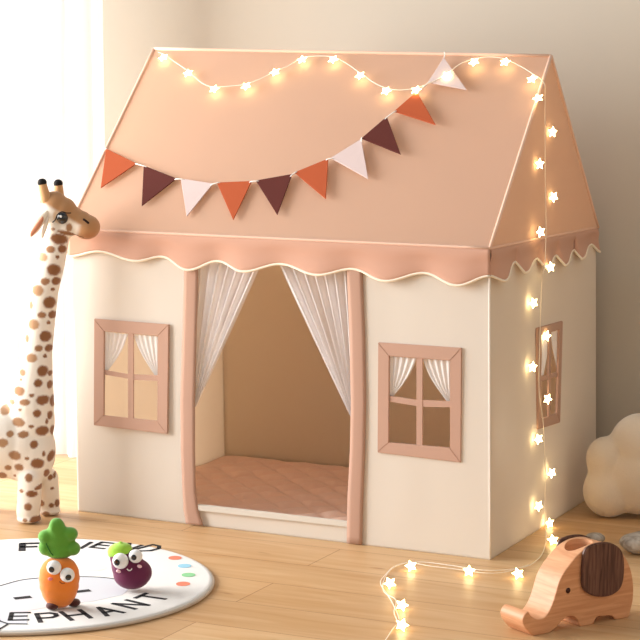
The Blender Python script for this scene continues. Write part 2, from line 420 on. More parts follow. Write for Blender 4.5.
def tent_window(W, on, nrm):
    P = [on(*q, .004) for q in W['o']]; I = [on(*q, .004) for q in W['i']]
    bm = bmesh.new()
    for k in range(4):
        q = [P[k], P[(k+1) % 4], I[(k+1) % 4], I[k]]
        prism(bm, q, -nrm*.007)
    bmesh.ops.bevel(bm, geom=bm.edges[:], offset=.0012, segments=2, affect='EDGES')
    fr = obj('window_frame', bm, pinkin, tent, False)
    for q in [W['v']]+W['h']:
        bm = bmesh.new(); prism(bm, [on(*p, .0015 if q is W['v'] else .0005) for p in q], -nrm*.004)
        obj('glazing_bar', bm, pinkin, fr, False)
    for A, Bq, Cq in W['c']:
        tri_curtain(on(*A, -.006), on(*Bq, -.006), on(*Cq, -.006), nrm, mini, fr)
tent_window(WIN['left'], onf, Vector((0,-1,0)))
tent_window(WIN['right'], onf, Vector((0,-1,0)))
tent_window(WIN['side'], ons, Vector((1,0,0)))

# door curtains
voile = sheer('door_voile', (252,248,248), .5, .99, 6, .05)
def door_curtain(top, bottom, inner, depth, ph):
    """top: two points (side, inner); bottom: tie point; inner edge sags"""
    bm = bmesh.new(); uvl = bm.loops.layers.uv.new('UVMap'); nu, nv = 60, 26; V = []
    S, I = top
    for j in range(nv+1):
        v = j/nv; row = []
        for i in range(nu+1):
            u = i/nu; t0 = S.lerp(I, u)
            bot = bottom[0].lerp(bottom[1], u)
            e = v**(1.0+.12*u)
            p = t0.lerp(bot, e)
            amp = .012*(1-.75*v)
            row.append(bm.verts.new(p+Vector((0, depth+amp*math.sin(u*2*math.pi*7+ph+v), 0))))
        V.append(row)
    for j in range(nv):
        for i in range(nu):
            f = bm.faces.new((V[j][i], V[j][i+1], V[j+1][i+1], V[j+1][i]))
            for l, (a, b) in zip(f.loops, ((i, j), (i+1, j), (i+1, j+1), (i, j+1))): l[uvl].uv = (a/nu+ph, b/nv)
    return obj('door_curtain', bm, voile, tent)
d0 = .018
def ond(x, y): return hit(x, y, (0, d0, 0), (0, 1, 0))
door_curtain((ond(196, 258), ond(265, 256)), (ond(192.5, 398), ond(195.5, 407)), None, 0, 0)
door_curtain((ond(351, 262), ond(275, 260)), (ond(353, 408), ond(351, 418)), None, 0, 2)

# quilted mat
bm = bmesh.new(); nx_, ny_ = 150, 110; x0, x1, y0, y1 = .012, 1.19, .015, .85; V = []
for i in range(nx_+1):
    row = []
    for j in range(ny_+1):
        x = x0+(x1-x0)*i/nx_; y = y0+(y1-y0)*j/ny_
        a = abs(math.sin((x+y)*math.pi/.105)); b = abs(math.sin((x-y)*math.pi/.105))
        e = min(1, 14*min(i/nx_, 1-i/nx_, j/ny_, 1-j/ny_))
        h = .012+.016*(min(a, b)**.45)*e+.004*noise.noise(Vector((x*9, y*9, 0)))
        row.append(bm.verts.new((x, y, h)))
    V.append(row)
for i in range(nx_):
    for j in range(ny_): bm.faces.new((V[i][j], V[i+1][j], V[i+1][j+1], V[i][j+1]))
r = bmesh.ops.extrude_edge_only(bm, edges=[e for e in bm.edges if e.is_boundary])
for v in [v for v in r['geom'] if isinstance(v, bmesh.types.BMVert)]: v.co.z = .001
o = obj('quilted_mat', bm, mat('mat_cotton', (226,190,170), .9, sheen=.2, bump=('noise', 500, .2, .001)))
tag(o, 'dusty pink quilted floor mat lying inside the play tent', 'mat')

# ------------------------------------------------------------------ bunting
nF = (Tn[1]-Tn[0]).cross(RL-Tn[0]).normalized()
if nF.y > 0: nF = -nF
def onr(px, py, off=.006): return hit(px, py, Tn[0]+nF*off, nF)
bunt = thing('bunting', 'felt pennant bunting in orange, maroon and blush strung across the roof', 'bunting', onr(260, 180))
felts = {'o': (mat('orange_felt', (180,84,46), .95, sheen=.02, bump=('noise', 1200, .5, .001)), 'orange felt pennant'),
         'b': (mat('maroon_felt', (92,38,30), .95, sheen=.02, bump=('noise', 1200, .5, .001)), 'maroon felt pennant'),
         'w': (mat('blush_felt', (216,194,188), .95, sheen=.02, bump=('noise', 1200, .5, .001)), 'pale blush felt pennant')}
flags = [('o',(106.5,149),(137,164),(101,188.5)),('b',(144,166),(177,179),(142,206.5)),('w',(181,179),(213.5,184),(187,217)),('o',(217,183),(252,181.5),(233.5,220.5)),
 ('b',(256,181),(292.5,174.5),(277.5,215.5)),('o',(294.5,173),(328.5,159),(326,199.5)),('w',(331,158.5),(361.5,139.5),(368.5,179.5)),('b',(361.5,139),(387,117),(401,155)),
 ('o',(394,112),(417,92),(436,125.5)),('w',(428,83),(444,58),(467,90.5))]
for k, a, b, c in flags:
    P = [onr(*q, .007) for q in (a, b, c)]; bm = bmesh.new(); prism(bm, P, nF*.003)
    bmesh.ops.bevel(bm, geom=bm.edges[:], offset=.0007, segments=1, affect='EDGES')
    o = obj('pennant', bm, felts[k][0], bunt, False); o['label'] = felts[k][1]
cordm = mat('white_cord', (248,246,240), .7)
cp = []
for k, a, b, c in flags: cp += [onr(*a, .0055), onr(*b, .0055)]
cp = [onr(104.5, 147, .008)]+cp+[onr(444, 52, .010)]
bm = bmesh.new(); tube(bm, catmull(cp, 3), .0014, 6); obj('cord', bm, cordm, bunt)
for fa, fb in zip(flags, flags[1:]):
    p, q = onr(*fa[2], .0115), onr(*fb[1], .0115); d = (q-p).normalized()*.008
    bm = bmesh.new(); tube(bm, [p-d-nF*.003, p-d*.4, q+d*.4, q+d-nF*.003], .0016, 6); obj('thread_tie', bm, cordm, bunt)

# ------------------------------------------------------------------ star string lights
def emis(name, col, s):
    m = bpy.data.materials.new(name); m.use_nodes = True; nt = m.node_tree; nt.nodes.remove(nt.nodes['Principled BSDF'])
    e = nt.nodes.new('ShaderNodeEmission'); e.inputs[0].default_value = col; e.inputs[1].default_value = s
    nt.links.new(e.outputs[0], nt.nodes['Material Output'].inputs[0]); return m
starm = emis('warm_star_glow', (1, .72, .33, 1), 17)
sl = thing('string_lights', 'warm white star string lights draped over the roof, hanging down and across floor', 'string lights', flr(545, 560))
def star_mesh():
    bm = bmesh.new(); R, r, h = .0155, .0082, .006
    ring = [bm.verts.new(((R if k % 2 == 0 else r)*math.sin(k*math.pi/5), 0, (R if k % 2 == 0 else r)*math.cos(k*math.pi/5))) for k in range(10)]
    f = bm.verts.new((0, -h, 0)); b = bm.verts.new((0, h, 0))
    for k in range(10):
        bm.faces.new((ring[k], ring[(k+1) % 10], f)); bm.faces.new((ring[(k+1) % 10], ring[k], b))
    bmesh.ops.recalc_face_normals(bm, faces=bm.faces[:])
    me = bpy.data.meshes.new('star'); bm.to_mesh(me); bm.free(); me.materials.append(starm); return me
SM = star_mesh()
def star(p, nrm, roll):
    o = bpy.data.objects.new('star_light', SM); C.objects.link(o)
    q = (-nrm).to_track_quat('Y', 'Z')
    o.matrix_basis = Matrix.Translation(p) @ q.to_matrix().to_4x4() @ Matrix.Rotation(roll, 4, 'Y')
    o.parent = sl; o.matrix_parent_inverse = wm(sl).inverted()
for x, y in [(163,57.5),(188,73),(214,89),(246,86),(275,72),(302,59.5),(333,59.5),(360,75.5),(386,91),(416,90),(447,75),(474,62),(505,62),(532,79),(538,98)]:
    star(onr(x, y, .017), nF, random.uniform(0, 6))
HX = 1.2095
def onh(x, y, dx=0): return hit(x, y, (HX+dx+max(0, (y-260)*.00006), 0, 0), (1, 0, 0))
def hxy(x, y): return onh(x, y, -.001 if y < 215 else .020 if y > 240 and y < 285 else .012 if y < 240 else 0)
for x, y in [(552,132),(539,164),(553,197),(540,232),(550,267),(533,303),(546,336),(532,367),(547,399),(538,439),(551,473),(538,506),(549,523)]:
    star(hxy(x, y)+Vector((.002,0,0)), Vector((.85, -.52, 0)), random.uniform(0, 6))
for x, y in [(553,540),(518,573.5),(469,571),(411,566),(390,583),(402,605),(402,625)]:
    star(flr(x, y, .014), (-fwd+Vector((0,0,.5))).normalized(), random.uniform(0, 6))
P = [onr(x, y, .012) for x, y in [(158,52),(165,55),(175,62),(188,71),(202,83),(214,87),(230,86),(246,84),(262,78),(275,71),(288,66),(302,58),(317,56),(333,57),(346,63),(360,73),(373,82),(386,88),(400,90),(416,88),(432,82),(447,74),(460,64),(474,59),(490,57),(505,59),(520,66),(533,74)]]
P += [onh(544, 83, -.004), onh(545, 100, -.004)]
P += [onh(x, y, d) for x, y, d in [(545,127,-.003),(545.3,180,-.002),(546,225,.004),(545,262,.020),(542,281,.016),(540,334,0),(539,390,0),(543,420,0),(544.5,450,0),(545.5,480,0),(544.8,505,0)]]
P += [flr(x, y, z) for x, y, z in [(546,536,.012),(545,546,.004),(540,557,.003),(527.5,566,.003),(505,570,.003),(480,570,.003),(455,566,.003),(420,562,.003),(397,565,.003),(385,575,.003),(380.5,583,.003),(387,594,.003),(393,604,.003),(399,620,.003),(392,630,.003),(384,642,.003),(372,655,.003)]]
bm = bmesh.new(); tube(bm, catmull(P, 5), .0011, 6); obj('cable', bm, mat('clear_cable', (250,240,225), .35), sl)
P2 = [flr(x, y, .005) for x, y in [(528,565),(505,572),(485,573),(455,569),(430,566),(410,563),(393,568),(384,580),(384,592),(396,600),(394,612),(398,622)]]
bm = bmesh.new(); tube(bm, catmull(P2, 5), .0009, 6); obj('cable', bm, bpy.data.materials['clear_cable'], sl)

# ------------------------------------------------------------------ round rug
RC = Vector((.321, -.724, 0)); RR_ = .436; RT = .012
rug = thing('round_rug', 'round white rug with elephant drawing, lettering and coloured dots on oak floor', 'rug', (RC.x, RC.y, 0))
bm = bmesh.new(); prof = [(0, RT), (RR_*.5, RT), (RR_-.012, RT), (RR_-.004, RT-.001), (RR_, RT-.005), (RR_-.001, .002), (RR_-.004, 0)]
n = 128; rings = []
for r, z in prof[1:]: rings.append([bm.verts.new((RC.x+r*math.cos(2*math.pi*k/n), RC.y+r*math.sin(2*math.pi*k/n), z)) for k in range(n)])
bm.faces.new(rings[0])
for a, b in zip(rings, rings[1:]):
    for k in range(n): bm.faces.new((a[k], b[k], b[(k+1) % n], a[(k+1) % n]))
bm.faces.new(rings[-1][::-1])
obj('rug_body', bm, mat('white_pile', (226,222,216), .95, sheen=.3, bump=('noise', 500, .6, .002)), rug)
bm = bmesh.new(); tube(bm, [Vector((RC.x+(RR_-.0005)*math.cos(2*math.pi*k/n), RC.y+(RR_-.0005)*math.sin(2*math.pi*k/n), .0045)) for k in range(n+1)], .0042, 8)
obj('rug_binding', bm, mat('rug_edge', (206,190,172), .9, bump=('noise', 400, .4, .001)), rug)
ink = mat('black_ink', (40,38,40), .9)
def strokes(name, lines, wd, m, parent, z=RT+.0008, h=.0006):
    bm = bmesh.new()
    for L_ in lines:
        P = [Vector((p[0], p[1], z)) for p in L_]
        for a, b in zip(P, P[1:]):
            d = (b-a).normalized(); s = Vector((-d.y, d.x, 0))*wd/2; e = d*wd*.3
            prism(bm, [a-s-e, a+s-e, b+s+e, b-s+e], (0, 0, -h))
    return obj(name, bm, m, parent, False)
LET = {'F': [[(0,0),(0,1)],[(0,1),(.75,1)],[(0,.52),(.6,.52)]],
 'R': [[(0,0),(0,1),(.5,1),(.68,.9),(.68,.62),(.5,.5),(0,.5)],[(.35,.5),(.72,0)]],
 'I': [[(.3,0),(.3,1)]],
 'E': [[(.7,0),(0,0),(0,1),(.7,1)],[(0,.52),(.6,.52)]],
 'N': [[(0,0),(0,1),(.7,0),(.7,1)]],
 'D': [[(0,0),(0,1),(.4,1),(.72,.72),(.72,.3),(.4,0),(0,0)]],
 'L': [[(0,1),(0,0),(.65,0)]],
 'P': [[(0,0),(0,1),(.5,1),(.7,.86),(.7,.6),(.5,.46),(0,.46)]],
 'H': [[(0,0),(0,1)],[(.7,0),(.7,1)],[(0,.5),(.7,.5)]],
 'A': [[(0,0),(.36,1),(.72,0)],[(.15,.38),(.57,.38)]],
 'T': [[(.36,0),(.36,1)],[(-.05,1),(.77,1)]]}
def letter(ch, c, ang, w, h, lw=.011, flip=False):
    """centre c on the rug, baseline direction angle ang"""
    ux = Vector((math.cos(ang), math.sin(ang))); uy = Vector((-ux.y, ux.x))
    L_ = [[(c[0]+ux.x*(x-.36)*w+uy.x*(y-.5)*h, c[1]+ux.y*(x-.36)*w+uy.y*(y-.5)*h) for x, y in s] for s in LET[ch]]
    strokes('letter', L_, lw*1.1, ink, rug)
def arc_word(items, top):
    for ch, px, py, w, h in items:
        p = flr(px, py, RT); a = math.atan2(p.y-RC.y, p.x-RC.x)
        letter(ch, (p.x, p.y), a-math.pi/2 if top else a+math.pi/2, w, h, .010 if ch != 'F' else .016)
arc_word([('F',30,547,.055,.075),('R',58,545,.055,.07),('I',87,545.5,.05,.07),('E',103,545.5,.052,.06),('N',128,547,.055,.065),('D',149,548.5,.055,.07)], True)
arc_word([('E',-36,608,.055,.06),('L',-10,613.5,.055,.06),('E',20,616.5,.055,.06),('P',48,617.5,.058,.07),('H',76,615,.062,.075),('A',107,611,.06,.07),('N',131,604.5,.06,.07),('T',153,597.5,.058,.065)], False)
# elephant drawing
fc = flr(36, 601, RT); grey = mat('pale_grey_print', (206,207,212), .95); FR = .19
def disc(c, rx, ry, z, m, name, n=48, h=.0004, rot=0):
    bm = bmesh.new(); prism(bm, [Vector((c[0]+rx*math.cos(t)*math.cos(rot)-ry*math.sin(t)*math.sin(rot), c[1]+rx*math.cos(t)*math.sin(rot)+ry*math.sin(t)*math.cos(rot), z)) for t in (2*math.pi*k/n for k in range(n))], (0,0,-h))
    return obj(name, bm, m, rug, False)
fo = [flr(x, y, RT) for x, y in ((-60,618),(-48,606),(-30,596),(-12,589),(0,586),(20,580.5),(38,578.3),(60,577),(80,576.8),(100,577.5),(115,579.3),(127,583),(131,588))]
lo = [flr(x, y, RT) for x, y in ((122,595),(95,601),(55,606),(28,611),(27,624),(8,624),(-20,624),(-45,622))]
bm = bmesh.new(); prism(bm, [Vector((p.x, p.y, RT+.0004)) for p in fo+lo], (0,0,-.0004)); obj('printed_face', bm, grey, rug, False)
strokes('printed_outline', [[(p.x, p.y) for p in catmull(fo, 4)]], .004, ink, rug, RT+.001)
for x, y in ((22.5, 598), (82, 591.5)):
    p = flr(x, y, RT); strokes('printed_eye', [[(p.x-ER.x*.013-EF.x*.006, p.y-ER.y*.013-EF.y*.006), (p.x+ER.x*.013+EF.x*.006, p.y+ER.y*.013+EF.y*.006)]], .018, ink, rug, RT+.0014)
pts = [flr(x, y, RT) for x, y in ((-14,603),(-9,612),(0,621.5),(8,624),(27,624.2))]; strokes('printed_trunk', [[(p.x, p.y) for p in pts]], .0045, ink, rug, RT+.0012)
pts = [flr(x, y, RT) for x, y in ((-6,632),(0,629),(8,624.2))]; strokes('printed_trunk', [[(p.x, p.y) for p in pts]], .0045, ink, rug, RT+.0012)
p = flr(88, 567, RT); disc(p, .05, .035, RT+.0003, mat('pale_peach_print', (250,230,212), .95), 'printed_blush')
for (x, y), c, nm in (((175,558),(226,128,100),'coral'),((184.5,566),(150,200,220),'blue'),((188.5,575),(140,200,145),'green'),((183,584),(226,128,100),'coral')):
    p = flr(x, y, RT); o = disc(p, .0165, .0195, RT+.0008, mat(nm+'_print', c, .95), 'printed_dot', 32, .0006, math.atan2(ER.y, ER.x)); o['label'] = nm+' printed dot'

# ------------------------------------------------------------------ carrot plush
def frame_pt(base, S):
    """local frame across the view: (px right, px up, depth m) -> world"""
    return lambda x, z, d=0: Vector(base)+ER*(x/S)+Vector((0, 0, 1))*(z/S)+EF*d
cb = flr(59, 608, RT); cS = 440
def plane_pt(base, x0, y0): return lambda x, z, d=0: hit(x0+x, y0-z, Vector(base)+EF*d, EF)
cp_ = plane_pt(cb, 59, 605.5)
ROTV = Matrix((ER, EF, Vector((0,0,1)))).transposed()   # columns = local axes
car = thing('carrot_toy', 'orange carrot plush with green leaf tuft and googly eyes on the rug', 'plush toy', cb)
bm = bmesh.new()
for z, rx in ((8, 14.5), (12, 17.5), (19, 20), (27, 20.8), (34, 20), (38.5, 17.5)):
    ell(bm, cp_(.3, z, 0), (rx/cS, rx/cS*.85, 10.5/cS), ROTV)
def plushmat(name, c): return mat(name, c, .85, sheen=.35, bump=('noise', 350, .35, .002))
body = blob('body', bm, plushmat('orange_plush', (240,134,46)), car, .003, 30)
bm = bmesh.new()
for x, z, r, rz in ((-2,74,9,14),(-5,78,5,9),(-2,66,15,14),(-13,69,8,7),(11,71.5,8,7),(-13,58,7.5,8),(14,57,7.5,7),(0,56,16,8),(0,52,13,5)):
    ell(bm, cp_(x, z, .002), (r/cS, .020, rz/cS), ROTV)
leaf = blob('leaf_tuft', bm, plushmat('green_plush', (96,160,52)), car, .003, 5)
bm = bmesh.new(); tube(bm, catmull([cp_(-13, 62, -.019), cp_(-9, 54, -.022), cp_(-6, 50, -.02)], 5), .0014, 6); obj('stitch', bm, mat('dark_green_thread', (40,96,30), .9), leaf)
eyew = mat('eye_white', (244,243,240), .3, spec=.5, coat=.3); blackm = mat('eye_black', (18,18,20), .15, spec=.6, coat=.6)
def eye(parent, c, r, pd):
    bm = bmesh.new(); ell(bm, c, (r, r*.8, r), ROTV, 28); e = obj('eye', bm, eyew, parent)
    d = pd.normalized(); q = (-d).to_track_quat('Y', 'Z').to_matrix()
    bm = bmesh.new(); ell(bm, c+Matrix.Diagonal((1,1,1)) @ (ER*d.dot(ER)*r + EF*d.dot(EF)*r*.8 + Vector((0,0,d.z*r))), (r*.42, r*.12, r*.42), q, 20); obj('pupil', bm, blackm, e)
V3 = lambda x, z, d=-1: ER*x+Vector((0,0,z))+EF*d
eye(car, cp_(-5, 38, -.041), 7.2/cS, V3(-.25, -.1)); eye(car, cp_(8.3, 30.5, -.044), 7.2/cS, V3(.25, -.15))
bm = bmesh.new(); ell(bm, cp_(-8.8, 26.5, -.0395), (.0055, .003, .004), ROTV); obj('cheek', bm, mat('pink_cheek', (238,140,140), .8), car)
bm = bmesh.new(); tube(bm, catmull([cp_(.5, 24, -.0435), cp_(3, 22, -.0445), cp_(6, 22.5, -.044)], 5), .001, 6); obj('smile', bm, mat('brown_thread', (150,72,30), .8), car)
footm = plushmat('brown_plush', (78,34,26))
for x, d in ((-6.5, -.022), (15, -.004)):
    bm = bmesh.new(); ell(bm, Vector((*flr(59+x, 609.5 if x < 0 else 606.5, RT).xy, RT+.009)), (6.5/cS, .018, .009), ROTV); obj('foot', bm, footm, car)

# ------------------------------------------------------------------ eggplant plush
eb = flr(131, 590.5, RT); eS = 425; ep = plane_pt(eb, 131, 584.5)
egg = thing('eggplant_toy', 'purple eggplant plush with lime cap and googly eyes on the rug', 'plush toy', eb)
bm = bmesh.new()
for x, z, r in ((1, 10, 18.6), (3, 12, 18), (-3, 18, 16.5), (-7, 25, 13.5), (-10, 29, 11.5)):
    ell(bm, ep(x, z, 0), (r/eS, r/eS*.88, min(r, 14.6)/eS), ROTV)
blob('body', bm, mat('purple_plush', (102,24,66), .6, sheen=.15, spec=.35, bump=('noise', 350, .15, .001)), egg, .003, 10)
bm = bmesh.new(); ell(bm, ep(-11, 34, .002), (12.5/eS, .029, 8/eS), ROTV @ Matrix.Rotation(math.radians(-8), 3, 'Y'))
for k in range(6):
    a = k*math.pi/3+.3; ell(bm, ep(-11+math.cos(a)*9, 30.5, math.sin(a)*.019), (.0085, .0085, .009), ROTV)
capsule(bm, ep(-11, 38, 0), ep(-10.5, 42.5, 0), .004, .003)
blob('cap', bm, plushmat('lime_plush', (158,208,60)), egg, .0028, 4)
eye(egg, ep(-10.5, 23.5, -.034), 7.9/eS, V3(-.42, 0)); eye(egg, ep(4.6, 28.3, -.031), 6.8/eS, V3(-.2, 0))
for x, z in ((-12.5, 13.2), (8.5, 18.2)):
    bm = bmesh.new(); ell(bm, ep(x, z, -.036 if x < 0 else -.035), (.0058, .0035, .004), ROTV @ Matrix.Rotation(.3, 3, 'Y')); obj('cheek', bm, mat('pale_pink_cheek', (240,200,206), .7), egg)
bm = bmesh.new(); tube(bm, catmull([ep(-4, 15.7, -.0375), ep(-2.5, 14.2, -.0385), ep(-.5, 14.2, -.0385), ep(1, 16, -.038)], 5), .0013, 6); obj('smile', bm, mat('white_thread', (240,235,230), .8), egg)

# ------------------------------------------------------------------ giraffe plush
gb = flr(36, 519.5); gS = 372; G_ = frame_pt(gb, gS); K = 1.012
def gp(px, py, d=0): return hit(px, py, gb+EF*d, EF)
gir = thing('giraffe_toy', 'tall spotted giraffe plush standing beside the left of the tent', 'plush toy', gb)
bm = bmesh.new()
# neck
for (x1, y1, r1), (x2, y2, r2) in zip([(58,232,12.5),(52,262,13.2),(44.5,290,14.2),(41,320,14.4),(37.5,350,15.2),(34,378,19)], [(52,262,13.2),(44.5,290,14.2),(41,320,14.4),(37.5,350,15.2),(34,378,19),(31,405,23.5)]):
    capsule(bm, gp(x1, y1), gp(x2, y2), r1/gS, r2/gS)
for x, y, rx, rz, rd in ((30,420,25,34,.062),(30,450,26,36,.064),(22,444,30,38,.068),(2,441,36,38,.075),(-24,446,34,36,.075),(-42,450,30,32,.068)):
    ell(bm, gp(x, y), (rx/gS, rd, rz/gS), ROTV)
def leg(x, yb, d, x2=None, r=12.2):
    zb = Vector((0, 0, 1))
    p0 = gp(x, 478, d); foot = flr(x2 or x, yb-2.5); foot.z = r/gS*.8
    capsule(bm, p0, foot+Vector((0,0,.004)), (r+.3)/gS, r/gS)
    ell(bm, Vector((foot.x, foot.y, .011))+ER*.002, (r*1.03/gS, r*1.15/gS, .0105), ROTV)
leg(30, 525, -.035, 28.5); leg(47, 517, .036, 49, 11.3); leg(-36, 525, -.03); leg(-13, 514, .04)
# head
for x, y, rx, rz, rd in ((54,208,15,17,.040),(49,212,11,15,.036),(63,211,14,14,.038),(72,218,13,11.5,.034),(80,222,12.5,11.5,.034),(86.5,227,13.8,12.5,.037),(66,227,13,11,.033),(56,224,11,11,.032)):
    ell(bm, gp(x, y), (rx/gS, rd, rz/gS), ROTV)
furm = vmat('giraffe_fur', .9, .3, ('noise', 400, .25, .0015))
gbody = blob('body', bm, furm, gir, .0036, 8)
def todev(p): return (p-gb)
HEADC = [gp(54, 208), gp(88, 227)]
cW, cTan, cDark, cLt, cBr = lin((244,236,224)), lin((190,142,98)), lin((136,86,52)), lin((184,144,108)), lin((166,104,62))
dg = bpy.context.evaluated_depsgraph_get()
spots = []
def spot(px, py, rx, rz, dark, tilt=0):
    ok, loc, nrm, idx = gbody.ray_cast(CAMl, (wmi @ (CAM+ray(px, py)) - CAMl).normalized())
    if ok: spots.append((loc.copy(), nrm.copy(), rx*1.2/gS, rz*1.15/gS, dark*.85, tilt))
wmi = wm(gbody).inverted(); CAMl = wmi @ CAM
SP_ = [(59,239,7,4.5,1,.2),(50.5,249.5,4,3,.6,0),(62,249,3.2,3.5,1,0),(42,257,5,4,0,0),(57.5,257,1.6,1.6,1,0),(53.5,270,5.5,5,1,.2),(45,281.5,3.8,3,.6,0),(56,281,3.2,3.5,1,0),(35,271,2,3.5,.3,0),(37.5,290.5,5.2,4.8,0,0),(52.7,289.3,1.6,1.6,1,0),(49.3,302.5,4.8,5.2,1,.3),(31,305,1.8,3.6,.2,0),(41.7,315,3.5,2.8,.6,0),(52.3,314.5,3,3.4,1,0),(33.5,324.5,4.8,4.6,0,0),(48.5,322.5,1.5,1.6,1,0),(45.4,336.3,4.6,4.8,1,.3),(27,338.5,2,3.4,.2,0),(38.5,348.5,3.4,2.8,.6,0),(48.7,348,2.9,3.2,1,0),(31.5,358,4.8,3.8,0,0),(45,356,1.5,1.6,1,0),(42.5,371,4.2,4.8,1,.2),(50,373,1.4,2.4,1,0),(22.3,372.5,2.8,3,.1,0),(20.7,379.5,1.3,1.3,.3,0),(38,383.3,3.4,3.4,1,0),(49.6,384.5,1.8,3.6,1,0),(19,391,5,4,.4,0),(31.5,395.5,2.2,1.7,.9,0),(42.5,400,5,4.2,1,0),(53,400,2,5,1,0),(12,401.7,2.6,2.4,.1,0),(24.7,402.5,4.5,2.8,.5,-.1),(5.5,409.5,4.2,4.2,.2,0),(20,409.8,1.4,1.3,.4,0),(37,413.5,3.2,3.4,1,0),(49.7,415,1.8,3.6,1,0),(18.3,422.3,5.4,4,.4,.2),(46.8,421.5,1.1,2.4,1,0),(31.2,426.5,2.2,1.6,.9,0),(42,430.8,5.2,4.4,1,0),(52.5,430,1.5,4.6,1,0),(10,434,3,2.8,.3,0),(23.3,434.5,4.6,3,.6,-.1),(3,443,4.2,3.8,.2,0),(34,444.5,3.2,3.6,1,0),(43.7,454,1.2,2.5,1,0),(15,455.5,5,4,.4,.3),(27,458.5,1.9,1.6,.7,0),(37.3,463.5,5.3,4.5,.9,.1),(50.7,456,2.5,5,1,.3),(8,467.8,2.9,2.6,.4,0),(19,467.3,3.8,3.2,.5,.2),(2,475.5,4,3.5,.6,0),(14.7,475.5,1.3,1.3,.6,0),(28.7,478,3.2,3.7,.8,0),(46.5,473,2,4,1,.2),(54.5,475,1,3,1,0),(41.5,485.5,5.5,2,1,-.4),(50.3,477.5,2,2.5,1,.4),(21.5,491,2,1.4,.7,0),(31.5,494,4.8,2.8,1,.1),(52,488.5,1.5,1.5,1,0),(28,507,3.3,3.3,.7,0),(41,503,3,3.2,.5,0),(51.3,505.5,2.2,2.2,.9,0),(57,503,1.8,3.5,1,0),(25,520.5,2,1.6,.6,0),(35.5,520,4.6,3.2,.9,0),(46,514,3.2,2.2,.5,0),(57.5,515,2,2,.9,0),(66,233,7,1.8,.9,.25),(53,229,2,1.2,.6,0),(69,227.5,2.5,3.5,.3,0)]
for s_ in SP_: spot(*s_)  # paler spots on the left: lit side partly painted into their tone
nvis = len(spots)
# spots that turn round the far side too
me = gbody.data; random.seed(3); tries = 0
vv = me.vertices
headz = gp(50, 236).z
while len(spots) < nvis+170 and tries < 6000:
    tries += 1; v = vv[random.randrange(len(vv))]
    wco = wm(gbody) @ v.co
    if wco.z > headz or v.normal.dot((CAMl-v.co).normalized()) > -.05: continue
    r = random.choice((3, 4, 5))/gS
    if any((v.co-s[0]).length < r+max(s[2], s[3])+.008 for s in spots): continue
    spots.append((v.co.copy(), v.normal.copy(), r, r, random.choice((.3, 1)), 0))
from mathutils import kdtree
kd = kdtree.KDTree(len(spots))
for i, s in enumerate(spots): kd.insert(s[0], i)
kd.balance()
wg = wm(gbody)
eyeC = gp(62.3, 218, -.034)
def gcol(co):
    p = wg @ co; c = cW
    q_ = p-CAM; zc = q_.dot(fwd); x = 320+F_PX*q_.dot(rt)/zc; y = 320-F_PX*q_.dot(up)/zc; dd = (p-gb).dot(EF)
    if p.z > headz-.01:
        # tan crown, nose bridge and muzzle
        top = y - (187+ (x-40)*.62)      # below the crown line
        crown = 1-sstep(11, 16, top) if x > 34 else 0
        if x < 46: crown = 1-sstep(202, 206, y)
        muz = sstep(76, 83, x+ (y-226)*.25)
        c = mixc(c, cTan, max(crown, muz) if y < 245 else 0)
        chin = sstep(80, 86, x)*sstep(230, 237, y); c = mixc(c, cBr, chin*.6)
        c = mixc(c, lin((226,190,150)), .8*(1-sstep(7, 9, math.hypot(x-61, y-216))) if crown < .5 and dd < 0 else 0)
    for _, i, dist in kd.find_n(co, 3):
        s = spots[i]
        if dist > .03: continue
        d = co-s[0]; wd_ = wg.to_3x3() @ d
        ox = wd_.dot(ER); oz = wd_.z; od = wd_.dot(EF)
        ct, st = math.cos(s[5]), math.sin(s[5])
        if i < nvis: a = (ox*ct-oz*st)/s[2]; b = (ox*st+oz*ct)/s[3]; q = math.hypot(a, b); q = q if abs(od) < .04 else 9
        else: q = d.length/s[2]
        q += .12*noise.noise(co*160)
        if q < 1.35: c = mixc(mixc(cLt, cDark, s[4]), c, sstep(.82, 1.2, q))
    return c
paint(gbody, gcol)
blk = mat('horn_black', (28,24,24), .8); tan = plushmat('tan_plush', (206,160,112))
for (x1, y1), (x2, y2), d in (((46,199),(42.5,184),-.02),((59,197),(58.5,185),.018)):
    bm = bmesh.new(); capsule(bm, gp(x1, y1, d), gp(x2, y2, d), 5.4/gS, 4.2/gS); h = blob('horn', bm, tan, gir, .0025, 4)
    bm = bmesh.new(); ell(bm, gp(x2-.3, y2-1.5, d), (4.6/gS, 4.6/gS, 4.2/gS), ROTV); obj('horn_tip', bm, blk, h)
bm = bmesh.new(); ell(bm, eyeC, (5.6/gS, .009, 5.9/gS), ROTV); ey = obj('eye', bm, blackm, gir)
bm = bmesh.new(); ell(bm, gp(60.8, 216.3, -.0445), (1.3/gS, .002, 1.3/gS), ROTV, 12); obj('eye_glint', bm, eyew, ey)
bm = bmesh.new(); tube(bm, catmull([gp(52.5,222.5,-.037), gp(55.5,219.5,-.042), gp(57.5,214.5,-.045), gp(62,211.8,-.046), gp(66.5,213,-.045), gp(71,213,-.040)], 5), .0014, 6)
obj('eyelash', bm, blk, ey)
bm = bmesh.new(); tube(bm, catmull([gp(83,219,-.0395), gp(86,221,-.0415), gp(89,223.5,-.040)], 5), [.001]+[.0032]*9+[.001], 6); obj('nostril', bm, mat('dark_brown', (40,24,20), .9), gir)
bm = bmesh.new(); tube(bm, catmull([gp(72,233.5,-.030), gp(79,236,-.031), gp(84,237.5,-.026)], 5), .0009, 6); obj('mouth_stitch', bm, mat('brown_stitch', (120,76,50), .9), gir)
